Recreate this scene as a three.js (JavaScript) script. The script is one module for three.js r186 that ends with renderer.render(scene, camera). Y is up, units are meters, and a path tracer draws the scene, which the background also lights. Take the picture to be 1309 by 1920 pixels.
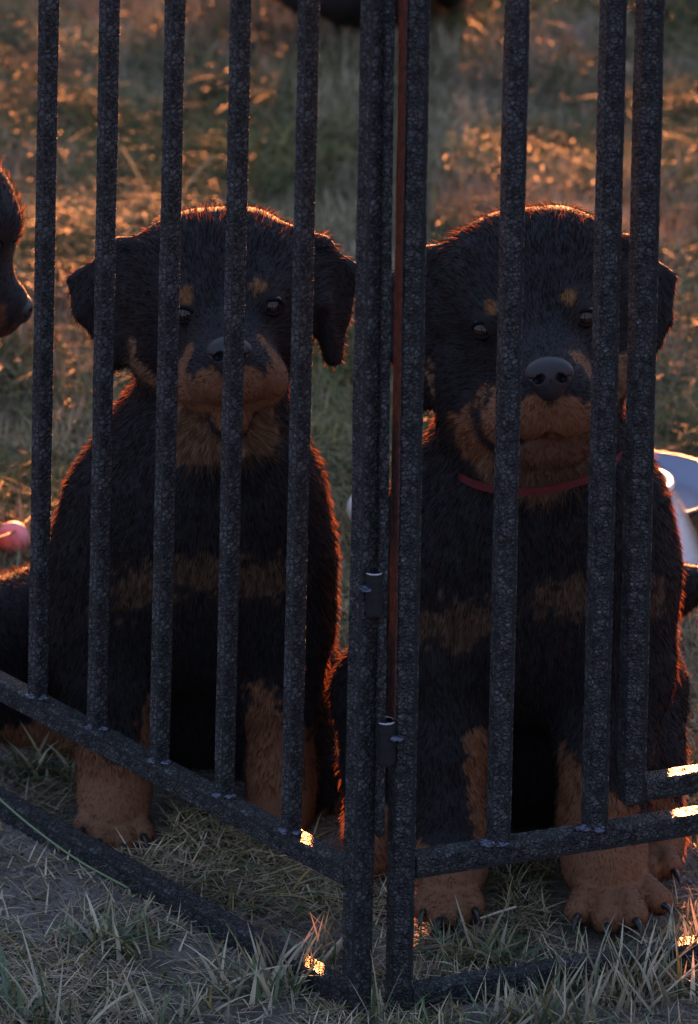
import * as THREE from 'three';
import { ImprovedNoise } from 'three/addons/math/ImprovedNoise.js';
import { mergeGeometries } from 'three/addons/utils/BufferGeometryUtils.js';

// ---------------------------------------------------------------- camera, sky, sun, exposure
const scene = new THREE.Scene();
const V = (x, y, z) => new THREE.Vector3(x, y, z);
const D2R = Math.PI / 180;
const FOCAL = 15080, PITCH = 23 * D2R, ROLL = 1.2 * D2R, DIST = 5.2;   // focal length in pixels of the 1309 x 1920 photograph
const camera = new THREE.PerspectiveCamera(2 * Math.atan(960 / FOCAL) / D2R, 1309 / 1920, 0.1, 600);
const camPos = V(-0.02409, 2.32501, 4.66217);
camera.position.copy(camPos);
camera.rotation.order = 'YXZ';
camera.rotation.set(-PITCH, 0, ROLL);
camera.updateMatrixWorld(true);
camera.focus = 5.24;
camera.userData.fStop = 13.5;

const SUN_AZ = 3.5, SUN_EL = 2.6;            // degrees: to the right of straight behind the dogs, above the horizon
const sunDir = V(Math.sin(SUN_AZ * D2R) * Math.cos(SUN_EL * D2R), Math.sin(SUN_EL * D2R), -Math.cos(SUN_AZ * D2R) * Math.cos(SUN_EL * D2R));
const sun = new THREE.DirectionalLight(new THREE.Color().setRGB(1.0, 0.31, 0.095), 5);
sun.position.copy(sunDir).multiplyScalar(20);
sun.castShadow = true; sun.shadow.radius = 2;
sun.shadow.mapSize.set(4096, 4096);
Object.assign(sun.shadow.camera, { left: -3, right: 3, top: 3, bottom: -3, near: 1, far: 40 });
scene.add(sun, sun.target);

{ // clear evening sky: blue overhead, warm low down on the sun's side
  const W = 256, H = 128, data = new Float32Array(W * H * 4);
  for (let j = 0; j < H; j++) for (let i = 0; i < W; i++) {
    const up = ((j + 0.5) / H - 0.5) * Math.PI, az = ((i + 0.5) / W - 0.5) * 2 * Math.PI;
    const d = V(Math.cos(az) * Math.cos(up), Math.sin(up), Math.sin(az) * Math.cos(up));
    const y = Math.max(d.y, 0), c = Math.max(-1, Math.min(1, d.dot(sunDir)));
    const hz = Math.exp(-y * 5), glow = Math.exp((c - 1) * 5), o = (j * W + i) * 4;
    data[o] = 0.285 + 0.22 * hz + 0.75 * glow * (0.25 + hz);
    data[o + 1] = 0.415 + 0.10 * hz + 0.36 * glow * (0.25 + hz);
    data[o + 2] = 0.69 + 0.02 * hz + 0.10 * glow * (0.25 + hz);
    data[o + 3] = 1;
  }
  const t = new THREE.DataTexture(data, W, H, THREE.RGBAFormat, THREE.FloatType);
  t.mapping = THREE.EquirectangularReflectionMapping; t.magFilter = THREE.LinearFilter; t.needsUpdate = true;
  scene.background = t; scene.environment = t;
  scene.backgroundIntensity = scene.environmentIntensity = 0.150;
}
const renderer = new THREE.WebGLRenderer({ antialias: true });
renderer.toneMapping = THREE.LinearToneMapping;
renderer.toneMappingExposure = 11.0;
renderer.shadowMap.enabled = true;

// ---------------------------------------------------------------- helpers
function rng(a) { return () => { a |= 0; a = a + 0x6d2b79f5 | 0; let t = Math.imul(a ^ a >>> 15, 1 | a); t = t + Math.imul(t ^ t >>> 7, 61 | t) ^ t; return ((t ^ t >>> 14) >>> 0) / 4294967296; }; }
const PN = new ImprovedNoise();
const noise = (x, y, z) => PN.noise(x, y, z);
const lerp = (a, b, t) => a + (b - a) * t;
const clamp = (x, a = 0, b = 1) => Math.min(b, Math.max(a, x));
const smooth = (a, b, x) => { const t = clamp((x - a) / (b - a)); return t * t * (3 - 2 * t); };
const lin = (r, g, b) => new THREE.Color().setRGB(r, g, b);

// where the sight line of a photograph pixel meets a plane: used to survey the place
function sight(px, py) { return V((px - 654.5) / FOCAL, -(py - 960) / FOCAL, -1).applyQuaternion(camera.quaternion); }
function onZ(px, py, z) { const d = sight(px, py); return camPos.clone().addScaledVector(d, (z - camPos.z) / d.z); }
function onGround(px, py, y = 0) { const d = sight(px, py); return camPos.clone().addScaledVector(d, (y - camPos.y) / d.y); }

const taken = {};
function numbered(name) { const n = taken[name] = (taken[name] ?? -1) + 1; return n ? name + '_' + String(n).padStart(3, '0') : name; }
function thing(name, label, category, pos = V(0, 0, 0), group) {
  const g = new THREE.Group(); g.name = numbered(name); g.position.copy(pos);
  g.userData = { label, category }; if (group) g.userData.group = group;
  scene.add(g); return g;
}
function mesh(name, geo, mat, parent, label) {
  const m = new THREE.Mesh(geo, mat); m.name = name; m.castShadow = m.receiveShadow = true;
  if (label) m.userData.label = label;
  if (parent) parent.add(m);
  return m;
}
function dataTex(n, fn, srgb = false) {
  const a = new Uint8Array(n * n * 4);
  for (let j = 0; j < n; j++) for (let i = 0; i < n; i++) { const c = fn(i / n, j / n, i, j); for (let k = 0; k < 3; k++) a[(j * n + i) * 4 + k] = clamp(c[k]) * 255; a[(j * n + i) * 4 + 3] = 255; }
  const t = new THREE.DataTexture(a, n, n); t.wrapS = t.wrapT = THREE.RepeatWrapping; t.magFilter = THREE.LinearFilter;
  if (srgb) t.colorSpace = THREE.SRGBColorSpace; t.needsUpdate = true; return t;
}
// noise that repeats over the unit square
const tileNoise = (u, v, f, s = 0) => { const a = u * 2 * Math.PI, b = v * 2 * Math.PI, r = f / (2 * Math.PI); return noise(Math.cos(a) * r + s + 7.3, Math.sin(a) * r + Math.cos(b) * r * 0.83 + s * 1.7, Math.sin(b) * r + 3.1 * s); };

// ---------------------------------------------------------------- ground
const groundY = (x, z) => {
  const rough = smooth(-0.45, -0.75, z) + smooth(0.25, 0.6, z);   // the lawn is trodden flat round the pen and lumpy beyond
  return rough * (0.014 * noise(x * 4.3 + 2, 1.3, z * 3.4) + 0.011 * noise(x * 9 + 5, 6.3, z * 8)) + 0.0028 * noise(x * 14, 4.2, z * 14) + 0.0016 * noise(x * 55, 9.1, z * 55) - 0.005 - 0.006 * rough;
};
{
  const N = 300, pos = [], uv = [], idx = [], col = [];
  const warp = (t) => Math.sign(t) * (Math.abs(t) * 0.9 + Math.pow(Math.abs(t), 9) * 260);
  for (let j = 0; j <= N; j++) for (let i = 0; i <= N; i++) {
    const x = warp(i / N * 2 - 1) , z = warp(j / N * 2 - 1) - 0.6, r = Math.hypot(x, z);
    pos.push(x, r < 30 ? groundY(x, z) : -0.004, z); uv.push(x, z);
    const a = noise(x * 6, 2.2, z * 6) * 0.5 + 0.5, b = noise(x * 31, 5.1, z * 31) * 0.5 + 0.5, c = smooth(0.35, 0.7, a * 0.6 + b * 0.4), far = smooth(2, 8, r);
    const k = 0.75 + 0.5 * noise(x * 80, 1, z * 80);
    col.push(lerp(lerp(0.20, 0.10, c), 0.12, far) * k, lerp(lerp(0.165, 0.085, c), 0.11, far) * k, lerp(lerp(0.145, 0.062, c), 0.05, far) * k);
  }
  for (let j = 0; j < N; j++) for (let i = 0; i < N; i++) { const a = j * (N + 1) + i, b = a + 1, c = a + N + 1, d = c + 1; idx.push(a, c, b, b, c, d); }
  const g = new THREE.BufferGeometry();
  g.setAttribute('position', new THREE.Float32BufferAttribute(pos, 3)); g.setAttribute('uv', new THREE.Float32BufferAttribute(uv, 2)); g.setAttribute('color', new THREE.Float32BufferAttribute(col, 3));
  g.setIndex(idx); g.computeVertexNormals();
  const bump = dataTex(512, (u, v) => { const h = 0.5 + 0.35 * tileNoise(u, v, 60, 1) + 0.3 * tileNoise(u, v, 140, 5); return [h, h, h]; });
  bump.repeat.set(4, 4);
  const m = mesh('ground', g, new THREE.MeshStandardMaterial({ vertexColors: true, roughness: 0.95, bumpMap: bump, bumpScale: 0.004 }));
  m.userData.kind = 'structure'; scene.add(m);
}

// ---------------------------------------------------------------- fence
// pebbled coat: rounded grains of uneven size
const pebbles = (n, seed) => {
  const R = rng(seed), pts = Array.from({ length: n }, () => [R(), R(), 0.7 + 0.6 * R()]), gN = 12, grid = Array.from({ length: gN * gN }, () => []);
  pts.forEach((p) => grid[(p[1] * gN | 0) * gN + (p[0] * gN | 0)].push(p));
  return (u, v) => {
    let d1 = 9, d2 = 9; const cx = u * gN | 0, cy = v * gN | 0;
    for (let j = -2; j <= 2; j++) for (let i = -2; i <= 2; i++) for (const p of grid[((cy + j + gN) % gN) * gN + (cx + i + gN) % gN]) { let dx = Math.abs(u - p[0]), dy = Math.abs(v - p[1]); dx = Math.min(dx, 1 - dx); dy = Math.min(dy, 1 - dy); const d = Math.hypot(dx, dy) * p[2]; if (d < d1) { d2 = d1; d1 = d; } else if (d < d2) d2 = d; }
    return clamp((d2 - d1) * Math.sqrt(n) * 1.6);
  };
};
const pebA = pebbles(190, 5), pebB = pebbles(700, 6);
const hammer = dataTex(512, (u, v) => { const h = 0.72 * Math.sqrt(pebA(u, v)) + 0.28 * pebB(u, v); return [h, h, h]; });
const paintMat = new THREE.MeshPhysicalMaterial({ color: lin(0.044, 0.046, 0.048), roughness: 0.50, specularIntensity: 0.40, bumpMap: hammer, bumpScale: 0.0045 });
hammer.repeat.set(1 / 0.036, 1 / 0.036);
const hammerFine = hammer.clone(); hammerFine.repeat.set(1 / 0.030, 1 / 0.030); hammerFine.needsUpdate = true;
const paintFine = paintMat.clone(); paintFine.bumpMap = hammerFine; paintFine.bumpScale = 0.0038;
const bareMat = new THREE.MeshStandardMaterial({ color: lin(0.30, 0.31, 0.34), roughness: 0.25, metalness: 1 });
const pebC = pebbles(560, 17);
const wear = (() => { // dusty film in blotches, pale scuffs and a few brown chips
  const R = rng(91), n = 512, a = new Float32Array(n * n), chip = new Float32Array(n * n);
  for (let k = 0; k < 46; k++) { let x = R() * n, y = R() * n; const dx = (R() - 0.5) * 0.5, dy = 1, L = 8 + R() * 60, s = 0.25 + 0.5 * R(); for (let i = 0; i < L; i++) { a[((y | 0) % n) * n + ((x + n) | 0) % n] += s; x += dx; y += dy; } }
  for (let k = 0; k < 26; k++) { const cx = R() * n, cy = R() * n, r = 2 + R() * 5; for (let j = -7; j <= 7; j++) for (let i = -7; i <= 7; i++) if (Math.hypot(i, j) < r * (0.7 + 0.5 * R())) chip[((cy + j + n | 0) % n) * n + (cx + i + n | 0) % n] = 1; }
  const t = dataTex(n, (u, v, i, j) => { const d = (0.60 + 0.12 * tileNoise(u, v, 5, 4) + 0.14 * tileNoise(u, v, 17, 9)) * (0.42 + 0.76 * Math.sqrt(pebC(u, v))) + 0.22 * a[j * n + i], c = chip[j * n + i] * 0.7; return [lerp(d, 0.62, c), lerp(d * 1.01, 0.42, c), lerp(d * 1.02, 0.33, c)]; }, true);
  t.repeat.set(1 / 0.075, 1 / 0.079); return t;
})();
for (const m of [paintMat, paintFine]) { m.map = wear; m.color.setRGB(0.215, 0.218, 0.214); }
const bounceTone = dataTex(128, (u, v) => { const k = 0.75 + 0.5 * tileNoise(u, v, 9, 3) + 0.35 * tileNoise(u, v, 26, 7); return [0.37 * k, 0.185 * k, 0.125 * k]; }, true);  // mottled red-brown standing in for warm bounce light on the post
bounceTone.repeat.set(1 / 0.03, 1 / 0.05);
const bounceMat = new THREE.MeshStandardMaterial({ map: bounceTone, roughness: 0.8, bumpMap: hammerFine, bumpScale: 0.0008 });
const weldMat = new THREE.MeshStandardMaterial({ color: lin(0.07, 0.075, 0.10), roughness: 0.25, metalness: 0.6 });

// a square tube from a to b with rounded edges and a pebbled coat; side is the direction of one of its faces
function tube(a, b, w, h, side, { step = 0.0016, amp = 0.00035, grain = 420, seed = 0, round = 0.0015 } = {}) {
  const ax = b.clone().sub(a), L = ax.length(); ax.normalize();
  const n = side.clone().addScaledVector(ax, -side.dot(ax)).normalize(), t = ax.clone().cross(n);
  const prof = [], q = 3, e = step < 0.004 ? 6 : 1;
  const cs = [[1, 1], [-1, 1], [-1, -1], [1, -1]];
  cs.forEach(([sx, sy], k) => {
    for (let i = 0; i <= q; i++) { const an = (k * 90 + i / q * 90) * D2R; prof.push([sx * (w / 2 - round) + Math.cos(an) * round, sy * (h / 2 - round) + Math.sin(an) * round, Math.cos(an), Math.sin(an)]); }
    const [nx, ny] = cs[(k + 1) % 4], an = (k * 90 + 90) * D2R;
    for (let i = 1; i < e; i++) { const f = i / e; prof.push([lerp(sx * (w / 2 - round), nx * (w / 2 - round), f) + Math.cos(an) * round, lerp(sy * (h / 2 - round), ny * (h / 2 - round), f) + Math.sin(an) * round, Math.cos(an), Math.sin(an)]); }
  });
  const P = prof.length, R = Math.max(2, Math.ceil(L / step)), pos = [], uv = [], idx = [];
  let per = 0; const pu = prof.map((p, i) => { if (i) per += Math.hypot(p[0] - prof[i - 1][0], p[1] - prof[i - 1][1]); return per; });
  for (let j = 0; j <= R; j++) for (let i = 0; i < P; i++) {
    const p = prof[i], y = L * j / R, c = a.clone().addScaledVector(ax, y).addScaledVector(n, p[0]).addScaledVector(t, p[1]);
    const u = p[0] * grain, v = p[1] * grain, s = y * grain + seed * 37.7;
    const d = step < 0.004 ? amp * (noise(u, v, s) + 0.5 * noise(u * 2.1, v * 2.1, s * 2.1 + 9)) + 0.0004 * noise(y * 18, seed * 3.3, i * 0.02) : 0;
    c.addScaledVector(n, p[2] * d).addScaledVector(t, p[3] * d);
    pos.push(c.x, c.y, c.z); uv.push(pu[i], y);
  }
  for (let j = 0; j < R; j++) for (let i = 0; i < P; i++) { const k = (i + 1) % P, A = j * P + i, B = j * P + k, C = A + P, E = B + P; idx.push(A, B, C, B, E, C); }
  for (const [j, flip] of [[0, 1], [R, 0]]) { const c = pos.length / 3, m = a.clone().addScaledVector(ax, L * j / R); pos.push(m.x, m.y, m.z); uv.push(0, 0); for (let i = 0; i < P; i++) { const k = (i + 1) % P; flip ? idx.push(c, j * P + k, j * P + i) : idx.push(c, j * P + i, j * P + k); } }
  const g = new THREE.BufferGeometry();
  g.setAttribute('position', new THREE.Float32BufferAttribute(pos, 3)); g.setAttribute('uv', new THREE.Float32BufferAttribute(uv, 2)); g.setIndex(idx); g.computeVertexNormals();
  return g;
}
function weld(p, r, seed) {
  const g = new THREE.IcosahedronGeometry(r, 3), q = g.attributes.position, v = V(0, 0, 0);
  for (let i = 0; i < q.count; i++) { v.fromBufferAttribute(q, i); const k = 1 + 0.45 * noise(v.x * 420 + seed * 9.1, v.y * 420, v.z * 420 + seed); q.setXYZ(i, v.x * k * 1.35 + p.x, v.y * k * 0.6 + p.y, v.z * k * 1.0 + p.z); }
  g.computeVertexNormals(); return g;
}
const baseA = onGround(668, 1884), baseB = onGround(748, 1882);
const TH1 = 49.6 * D2R, TH2 = 22.3 * D2R;
const dirL = V(-Math.cos(TH1), 0, -Math.sin(TH1)), dirR = V(Math.cos(TH2), 0, -Math.sin(TH2));
const nrmL = V(-Math.sin(TH1), 0, Math.cos(TH1)), nrmR = V(Math.sin(TH2), 0, Math.cos(TH2));
const up = V(0, 1, 0), TOP = 0.80;
function onPanel(base, n, px, py) { const d = sight(px, py); return camPos.clone().addScaledVector(d, base.clone().sub(camPos).dot(n) / d.dot(n)); }
function toTop(a, b, y = TOP) { return a.clone().lerp(b, (y - a.y) / (b.y - a.y)); }

const panelL = thing('fence_panel', 'dark hammered metal fence panel with five thin bars, left of the hinged corner', 'fence panel', baseA, 'panels of the puppy pen');
const panelR = thing('fence_panel', 'dark hammered metal fence panel with the gate, right of the hinged corner', 'fence panel', baseB, 'panels of the puppy pen');
const gate = thing('pen_gate', 'dark metal gate set in the right fence panel, its corner above the rail', 'gate', baseB);
const inL = (p) => p.clone().sub(baseA), inR = (p) => p.clone().sub(baseB);
const fineL = { amp: 0.00014, grain: 430 }, fineR = { amp: 0.00022, grain: 330 }, coarse = { step: 0.02 };
{ // left panel
  const postTop = toTop(baseA, onPanel(baseA, nrmL, 706, 0));
  mesh('post', tube(V(0, -0.02, 0), inL(postTop), 0.0145, 0.0145, nrmL, { ...fineL, seed: 1 }), paintFine, panelL);
  const at = (s, y) => inL(baseA.clone().addScaledVector(dirL, s).setY(y));
  mesh('rail', tube(at(0.0074, 0.0915), at(0.46, 0.0915), 0.0145, 0.0145, nrmL, { ...fineL, seed: 2 }), paintFine, panelL, 'middle rail that the bars stand on');
  mesh('rail', tube(at(0.46, 0.0915), at(0.86, 0.0915), 0.0145, 0.0145, nrmL, coarse), paintFine, panelL);
  mesh('rail', tube(at(0.0074, 0.0045), at(0.46, 0.0045), 0.0145, 0.0145, nrmL, { ...fineL, seed: 3 }), paintFine, panelL, 'bottom rail lying in the grass');
  mesh('rail', tube(at(0.46, 0.0045), at(0.86, 0.0045), 0.0145, 0.0145, nrmL, coarse), paintFine, panelL);
  mesh('rail', tube(at(0.0074, TOP - 0.008), at(0.86, TOP - 0.008), 0.0145, 0.0145, nrmL, coarse), paintFine, panelL);
  const bars = [[580, 546, 1545], [452, 421, 1475], [329, 299, 1410], [206, 182, 1345], [92, 71, 1280]];
  bars.forEach(([tx, bx, by], i) => {
    const b0 = onPanel(baseA, nrmL, bx, by).setY(0.0975), t0 = toTop(b0, onPanel(baseA, nrmL, tx, 0), TOP - 0.016);
    mesh('bar', tube(inL(b0), inL(t0), 0.0104, 0.0104, nrmL, { ...fineL, seed: 10 + i }), paintFine, panelL);
    mesh('weld', weld(inL(b0).addScaledVector(nrmL, 0.0042).setY(0.1), 0.0034, i), weldMat, panelL);
    mesh('weld', weld(inL(b0).addScaledVector(dirL, -0.0055).setY(0.1), 0.0032, i + 20), weldMat, panelL);
  });
  for (let i = 0; i < 6; i++) { const s = 0.425 + i * 0.07; mesh('bar', tube(at(s, 0.0985), at(s - 0.01, TOP - 0.016), 0.0104, 0.0104, nrmL, coarse), paintFine, panelL); }
  mesh('post', tube(at(0.867, -0.02), at(0.867, TOP), 0.0145, 0.0145, nrmL, coarse), paintFine, panelL);
}
{ // right panel and its gate
  const postTop = toTop(baseB, onPanel(baseB, nrmR, 780, 0));
  mesh('post', tube(V(0, -0.02, 0), inR(postTop), 0.0145, 0.0145, nrmR, { ...fineR, seed: 4 }), paintMat, panelR);
  const at = (s, y) => inR(baseB.clone().addScaledVector(dirR, s).setY(y));
  mesh('rail', tube(at(0.0074, 0.0985), at(0.32, 0.0985), 0.0150, 0.0150, nrmR, { ...fineR, seed: 5 }), paintMat, panelR, 'middle rail that the bars stand on');
  mesh('rail', tube(at(0.32, 0.0985), at(0.86, 0.0985), 0.0150, 0.0150, nrmR, coarse), paintMat, panelR);
  mesh('rail', tube(at(0.0074, 0.0045), at(0.32, 0.0045), 0.0145, 0.0145, nrmR, { ...fineR, seed: 6 }), paintMat, panelR, 'bottom rail lying in the grass');
  mesh('rail', tube(at(0.32, 0.0045), at(0.86, 0.0045), 0.0145, 0.0145, nrmR, coarse), paintMat, panelR);
  mesh('rail', tube(at(0.0074, TOP - 0.008), at(0.86, TOP - 0.008), 0.0145, 0.0145, nrmR, coarse), paintMat, panelR);
  [[970, 935, 1566, 0.0128, 'bar'], [1150, 1115, 1540, 0.0138, 'post']].forEach(([tx, bx, by, w, nm], i) => {
    const b0 = onPanel(baseB, nrmR, bx, by).setY(0.1045), t0 = toTop(b0, onPanel(baseB, nrmR, tx, 0), TOP - 0.016);
    mesh(nm, tube(inR(b0), inR(t0), w, w, nrmR, { ...fineR, seed: 30 + i }), paintMat, panelR);
    mesh('weld', weld(inR(b0).addScaledVector(dirR, -w / 2 - 0.002).addScaledVector(nrmR, 0.003).setY(0.1075), 0.0042, i + 40), weldMat, panelR);
    mesh('weld', weld(inR(b0).addScaledVector(nrmR, 0.006).setY(0.1065), 0.0036, i + 50), weldMat, panelR);
  });
  mesh('post', tube(at(0.62, 0.1065), at(0.62, TOP - 0.016), 0.0138, 0.0138, nrmR, coarse), paintMat, panelR);
  for (let i = 0; i < 3; i++) mesh('bar', tube(at(0.68 + i * 0.065, 0.1065), at(0.68 + i * 0.065, TOP - 0.016), 0.0128, 0.0128, nrmR, coarse), paintMat, panelR);
  mesh('post', tube(at(0.867, -0.02), at(0.867, TOP), 0.0145, 0.0145, nrmR, coarse), paintMat, panelR);
  {  // added strip: sunset bounce on the post face, put into its colour
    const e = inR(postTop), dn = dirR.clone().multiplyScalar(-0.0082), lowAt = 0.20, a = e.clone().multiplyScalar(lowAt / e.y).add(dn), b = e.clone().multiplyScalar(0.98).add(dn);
    mesh('bounce_strip', tube(a, b, 0.0012, 0.0120, dirR, { step: 0.003, amp: 0.00015, grain: 500, seed: 90, round: 0.0005 }), bounceMat, panelR, 'added red brown strip, warm bounce light painted on the inner side of the corner post');
  }
  // gate
  const g0 = onPanel(baseB, nrmR, 1184, 1487), gt = toTop(g0, onPanel(baseB, nrmR, 1219, 0), TOP - 0.03), gy = 0.1285;
  g0.setY(gy - 0.0075);
  const s0 = inR(g0).dot(dirR);
  mesh('gate_post', tube(inR(g0), inR(gt), 0.0148, 0.0148, nrmR, { ...fineR, seed: 60 }), paintMat, gate);
  mesh('gate_rail', tube(at(s0 + 0.0072, gy), at(0.34, gy), 0.0148, 0.0148, nrmR, { ...fineR, seed: 61 }), paintMat, gate);
  mesh('gate_rail', tube(at(0.34, gy), at(0.592, gy), 0.0148, 0.0148, nrmR, coarse), paintMat, gate);
  mesh('gate_rail', tube(at(s0 - 0.012, TOP - 0.037), at(0.592, TOP - 0.037), 0.0148, 0.0148, nrmR, coarse), paintMat, gate);
  mesh('gate_post', tube(at(0.6, gy - 0.0075), at(0.6, TOP - 0.03), 0.0148, 0.0148, nrmR, coarse), paintMat, gate);
  for (let i = 0; i < 5; i++) mesh('bar', tube(at(0.23 + i * 0.067, gy + 0.0074), at(0.23 + i * 0.067, TOP - 0.044), 0.0128, 0.0128, nrmR, coarse), paintMat, gate);
}
{ // hinge: one sleeve on each panel, a rod dropped through both
  const rz = 0.006, r0 = onZ(712, 1560, rz), r1 = onZ(731, 0, rz);
  const rod = thing('hinge_rod', 'thin upright metal rod dropped through the sleeves between the two corner posts', 'rod', V(r0.x, r0.y, r0.z));
  const rt = toTop(r0, r1, TOP - 0.01).sub(r0);
  mesh('rod', tube(V(0, 0, 0), rt, 0.0064, 0.0064, V(0.3, 0, 1), { amp: 0.00025, grain: 420, seed: 70, round: 0.0031 }), paintMat, rod);
  mesh('rod_end', new THREE.SphereGeometry(0.0034, 16, 10), paintMat, rod);
  for (const [px, y0, y1, panel, base, wx] of [[702, 1072, 1152, panelL, baseA, 685], [724, 1352, 1432, panelR, baseB, 743]]) {
    const a = onZ(px, y1, rz).sub(base), b = onZ(px, y0, rz).sub(base), ax = b.clone().sub(a), L = ax.length();
    const pts = [[0.0040, 0], [0.0059, 0.0004], [0.0062, 0.0012], [0.0062, L - 0.0012], [0.0058, L - 0.0002], [0.0040, L]].map(([r, y]) => new THREE.Vector2(r, y));
    const s = mesh('hinge_sleeve', new THREE.LatheGeometry(pts, 28), paintMat, panel); s.position.copy(a);
    s.quaternion.setFromUnitVectors(up, ax.normalize());
    const ring = mesh('sleeve_edge', new THREE.TorusGeometry(0.0051, 0.0010, 10, 36).rotateX(Math.PI / 2), bareMat, s); ring.position.y = L;
    mesh('weld', weld(onZ(wx, lerp(y0, y1, 0.4), rz + 0.004).sub(base), 0.0032, px), weldMat, panel);
  }
}

// ---------------------------------------------------------------- solid shapes from distance fields
function surfaceNets(f, lo, hi, cell) {
  const n = [0, 1, 2].map((k) => Math.ceil((hi.getComponent(k) - lo.getComponent(k)) / cell) + 1), [nx, ny, nz] = n, C = 5;
  const val = new Float32Array(nx * ny * nz).fill(1);
  const at = (i, j, k) => i + nx * (j + ny * k);
  for (let k0 = 0; k0 < nz; k0 += C) for (let j0 = 0; j0 < ny; j0 += C) for (let i0 = 0; i0 < nx; i0 += C) {
    const m = f(lo.x + (i0 + C / 2) * cell, lo.y + (j0 + C / 2) * cell, lo.z + (k0 + C / 2) * cell);
    if (Math.abs(m) > cell * C * 1.25) { for (let k = k0; k < Math.min(nz, k0 + C); k++) for (let j = j0; j < Math.min(ny, j0 + C); j++) for (let i = i0; i < Math.min(nx, i0 + C); i++) val[at(i, j, k)] = m; continue; }
    for (let k = k0; k < Math.min(nz, k0 + C); k++) for (let j = j0; j < Math.min(ny, j0 + C); j++) for (let i = i0; i < Math.min(nx, i0 + C); i++) val[at(i, j, k)] = f(lo.x + i * cell, lo.y + j * cell, lo.z + k * cell);
  }
  const id = new Int32Array(nx * ny * nz).fill(-1), pos = [], idx = [];
  for (let k = 0; k < nz - 1; k++) for (let j = 0; j < ny - 1; j++) for (let i = 0; i < nx - 1; i++) {
    let c = 0, x = 0, y = 0, z = 0, mask = 0;
    const v = [];
    for (let e = 0; e < 8; e++) { const q = val[at(i + (e & 1), j + (e >> 1 & 1), k + (e >> 2))]; v.push(q); if (q < 0) mask |= 1 << e; }
    if (mask === 0 || mask === 255) continue;
    for (let e = 0; e < 8; e++) for (let b = 1; b < 8; b <<= 1) if (!(e & b)) { const p = v[e], q = v[e | b]; if ((p < 0) !== (q < 0)) { const t = p / (p - q); c++; x += (e & 1) + (b === 1 ? t : 0); y += (e >> 1 & 1) + (b === 2 ? t : 0); z += (e >> 2) + (b === 4 ? t : 0); } }
    id[at(i, j, k)] = pos.length / 3; pos.push(lo.x + (i + x / c) * cell, lo.y + (j + y / c) * cell, lo.z + (k + z / c) * cell);
  }
  const quad = (a, b, c, d, flip) => { if (a < 0 || b < 0 || c < 0 || d < 0) return; flip ? idx.push(a, c, b, a, d, c) : idx.push(a, b, c, a, c, d); };
  for (let k = 1; k < nz - 1; k++) for (let j = 1; j < ny - 1; j++) for (let i = 1; i < nx - 1; i++) {
    const s = val[at(i, j, k)] < 0;
    if (s !== val[at(i + 1, j, k)] < 0) quad(id[at(i, j - 1, k - 1)], id[at(i, j, k - 1)], id[at(i, j, k)], id[at(i, j - 1, k)], !s);
    if (s !== val[at(i, j + 1, k)] < 0) quad(id[at(i - 1, j, k - 1)], id[at(i - 1, j, k)], id[at(i, j, k)], id[at(i, j, k - 1)], !s);
    if (s !== val[at(i, j, k + 1)] < 0) quad(id[at(i - 1, j - 1, k)], id[at(i, j - 1, k)], id[at(i, j, k)], id[at(i - 1, j, k)], !s);
  }
  const g = new THREE.BufferGeometry(), nor = [], h = cell * 0.5;
  for (let i = 0; i < pos.length; i += 3) { const [x, y, z] = [pos[i], pos[i + 1], pos[i + 2]], q = V(f(x + h, y, z) - f(x - h, y, z), f(x, y + h, z) - f(x, y - h, z), f(x, y, z + h) - f(x, y, z - h)).normalize(); nor.push(q.x, q.y, q.z); }
  g.setAttribute('position', new THREE.Float32BufferAttribute(pos, 3)); g.setAttribute('normal', new THREE.Float32BufferAttribute(nor, 3)); g.setIndex(idx);
  return g;
}
const smin = (a, b, k) => { const h = Math.max(k - Math.abs(a - b), 0) / k; return Math.min(a, b) - h * h * k * 0.25; };
function segDist(s, x, y, z) { // distance to the tapered capsule s = [ax ay az r, bx by bz r]
  const px = x - s[0], py = y - s[1], pz = z - s[2], dx = s[4] - s[0], dy = s[5] - s[1], dz = s[6] - s[2], L = dx * dx + dy * dy + dz * dz;
  const t = L > 1e-12 ? clamp((px * dx + py * dy + pz * dz) / L) : 0, ex = px - dx * t, ey = py - dy * t, ez = pz - dz * t;
  return Math.sqrt(ex * ex + ey * ey + ez * ez) - (s[3] + (s[7] - s[3]) * t);
}
const tA = V(0, 0, 0), tri = new THREE.Triangle(), tB = V(0, 0, 0);
function triDist(q, x, y, z) { tA.set(x, y, z); q.t.closestPointToPoint(tA, tB); return tA.distanceTo(tB) - q.r; }

// ---------------------------------------------------------------- puppies
const BLACK = [0.0034, 0.0038, 0.0062], BROWN = [0.15, 0.054, 0.024], TAN = [0.255, 0.108, 0.043], PALE = [0.30, 0.18, 0.095], BAND = [0.135, 0.076, 0.038], CHIN = [0.17, 0.080, 0.040];
const skinMat = new THREE.MeshStandardMaterial({ vertexColors: true, roughness: 0.8 });
const furMat = new THREE.MeshPhysicalMaterial({ color: 0xffffff, roughness: 0.88, transmission: 0.88, thickness: 0, specularIntensity: 0.22 });
const noseMat = new THREE.MeshPhysicalMaterial({ color: lin(0.012, 0.012, 0.015), roughness: 0.52 });
const eyeMat = new THREE.MeshPhysicalMaterial({ color: lin(0.010, 0.005, 0.004), roughness: 0.08 });
const lidMat = new THREE.MeshPhysicalMaterial({ color: lin(0.006, 0.005, 0.005), roughness: 0.7, specularIntensity: 0.25 });
const clawMat = new THREE.MeshPhysicalMaterial({ color: lin(0.015, 0.014, 0.015), roughness: 0.3 });
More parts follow.
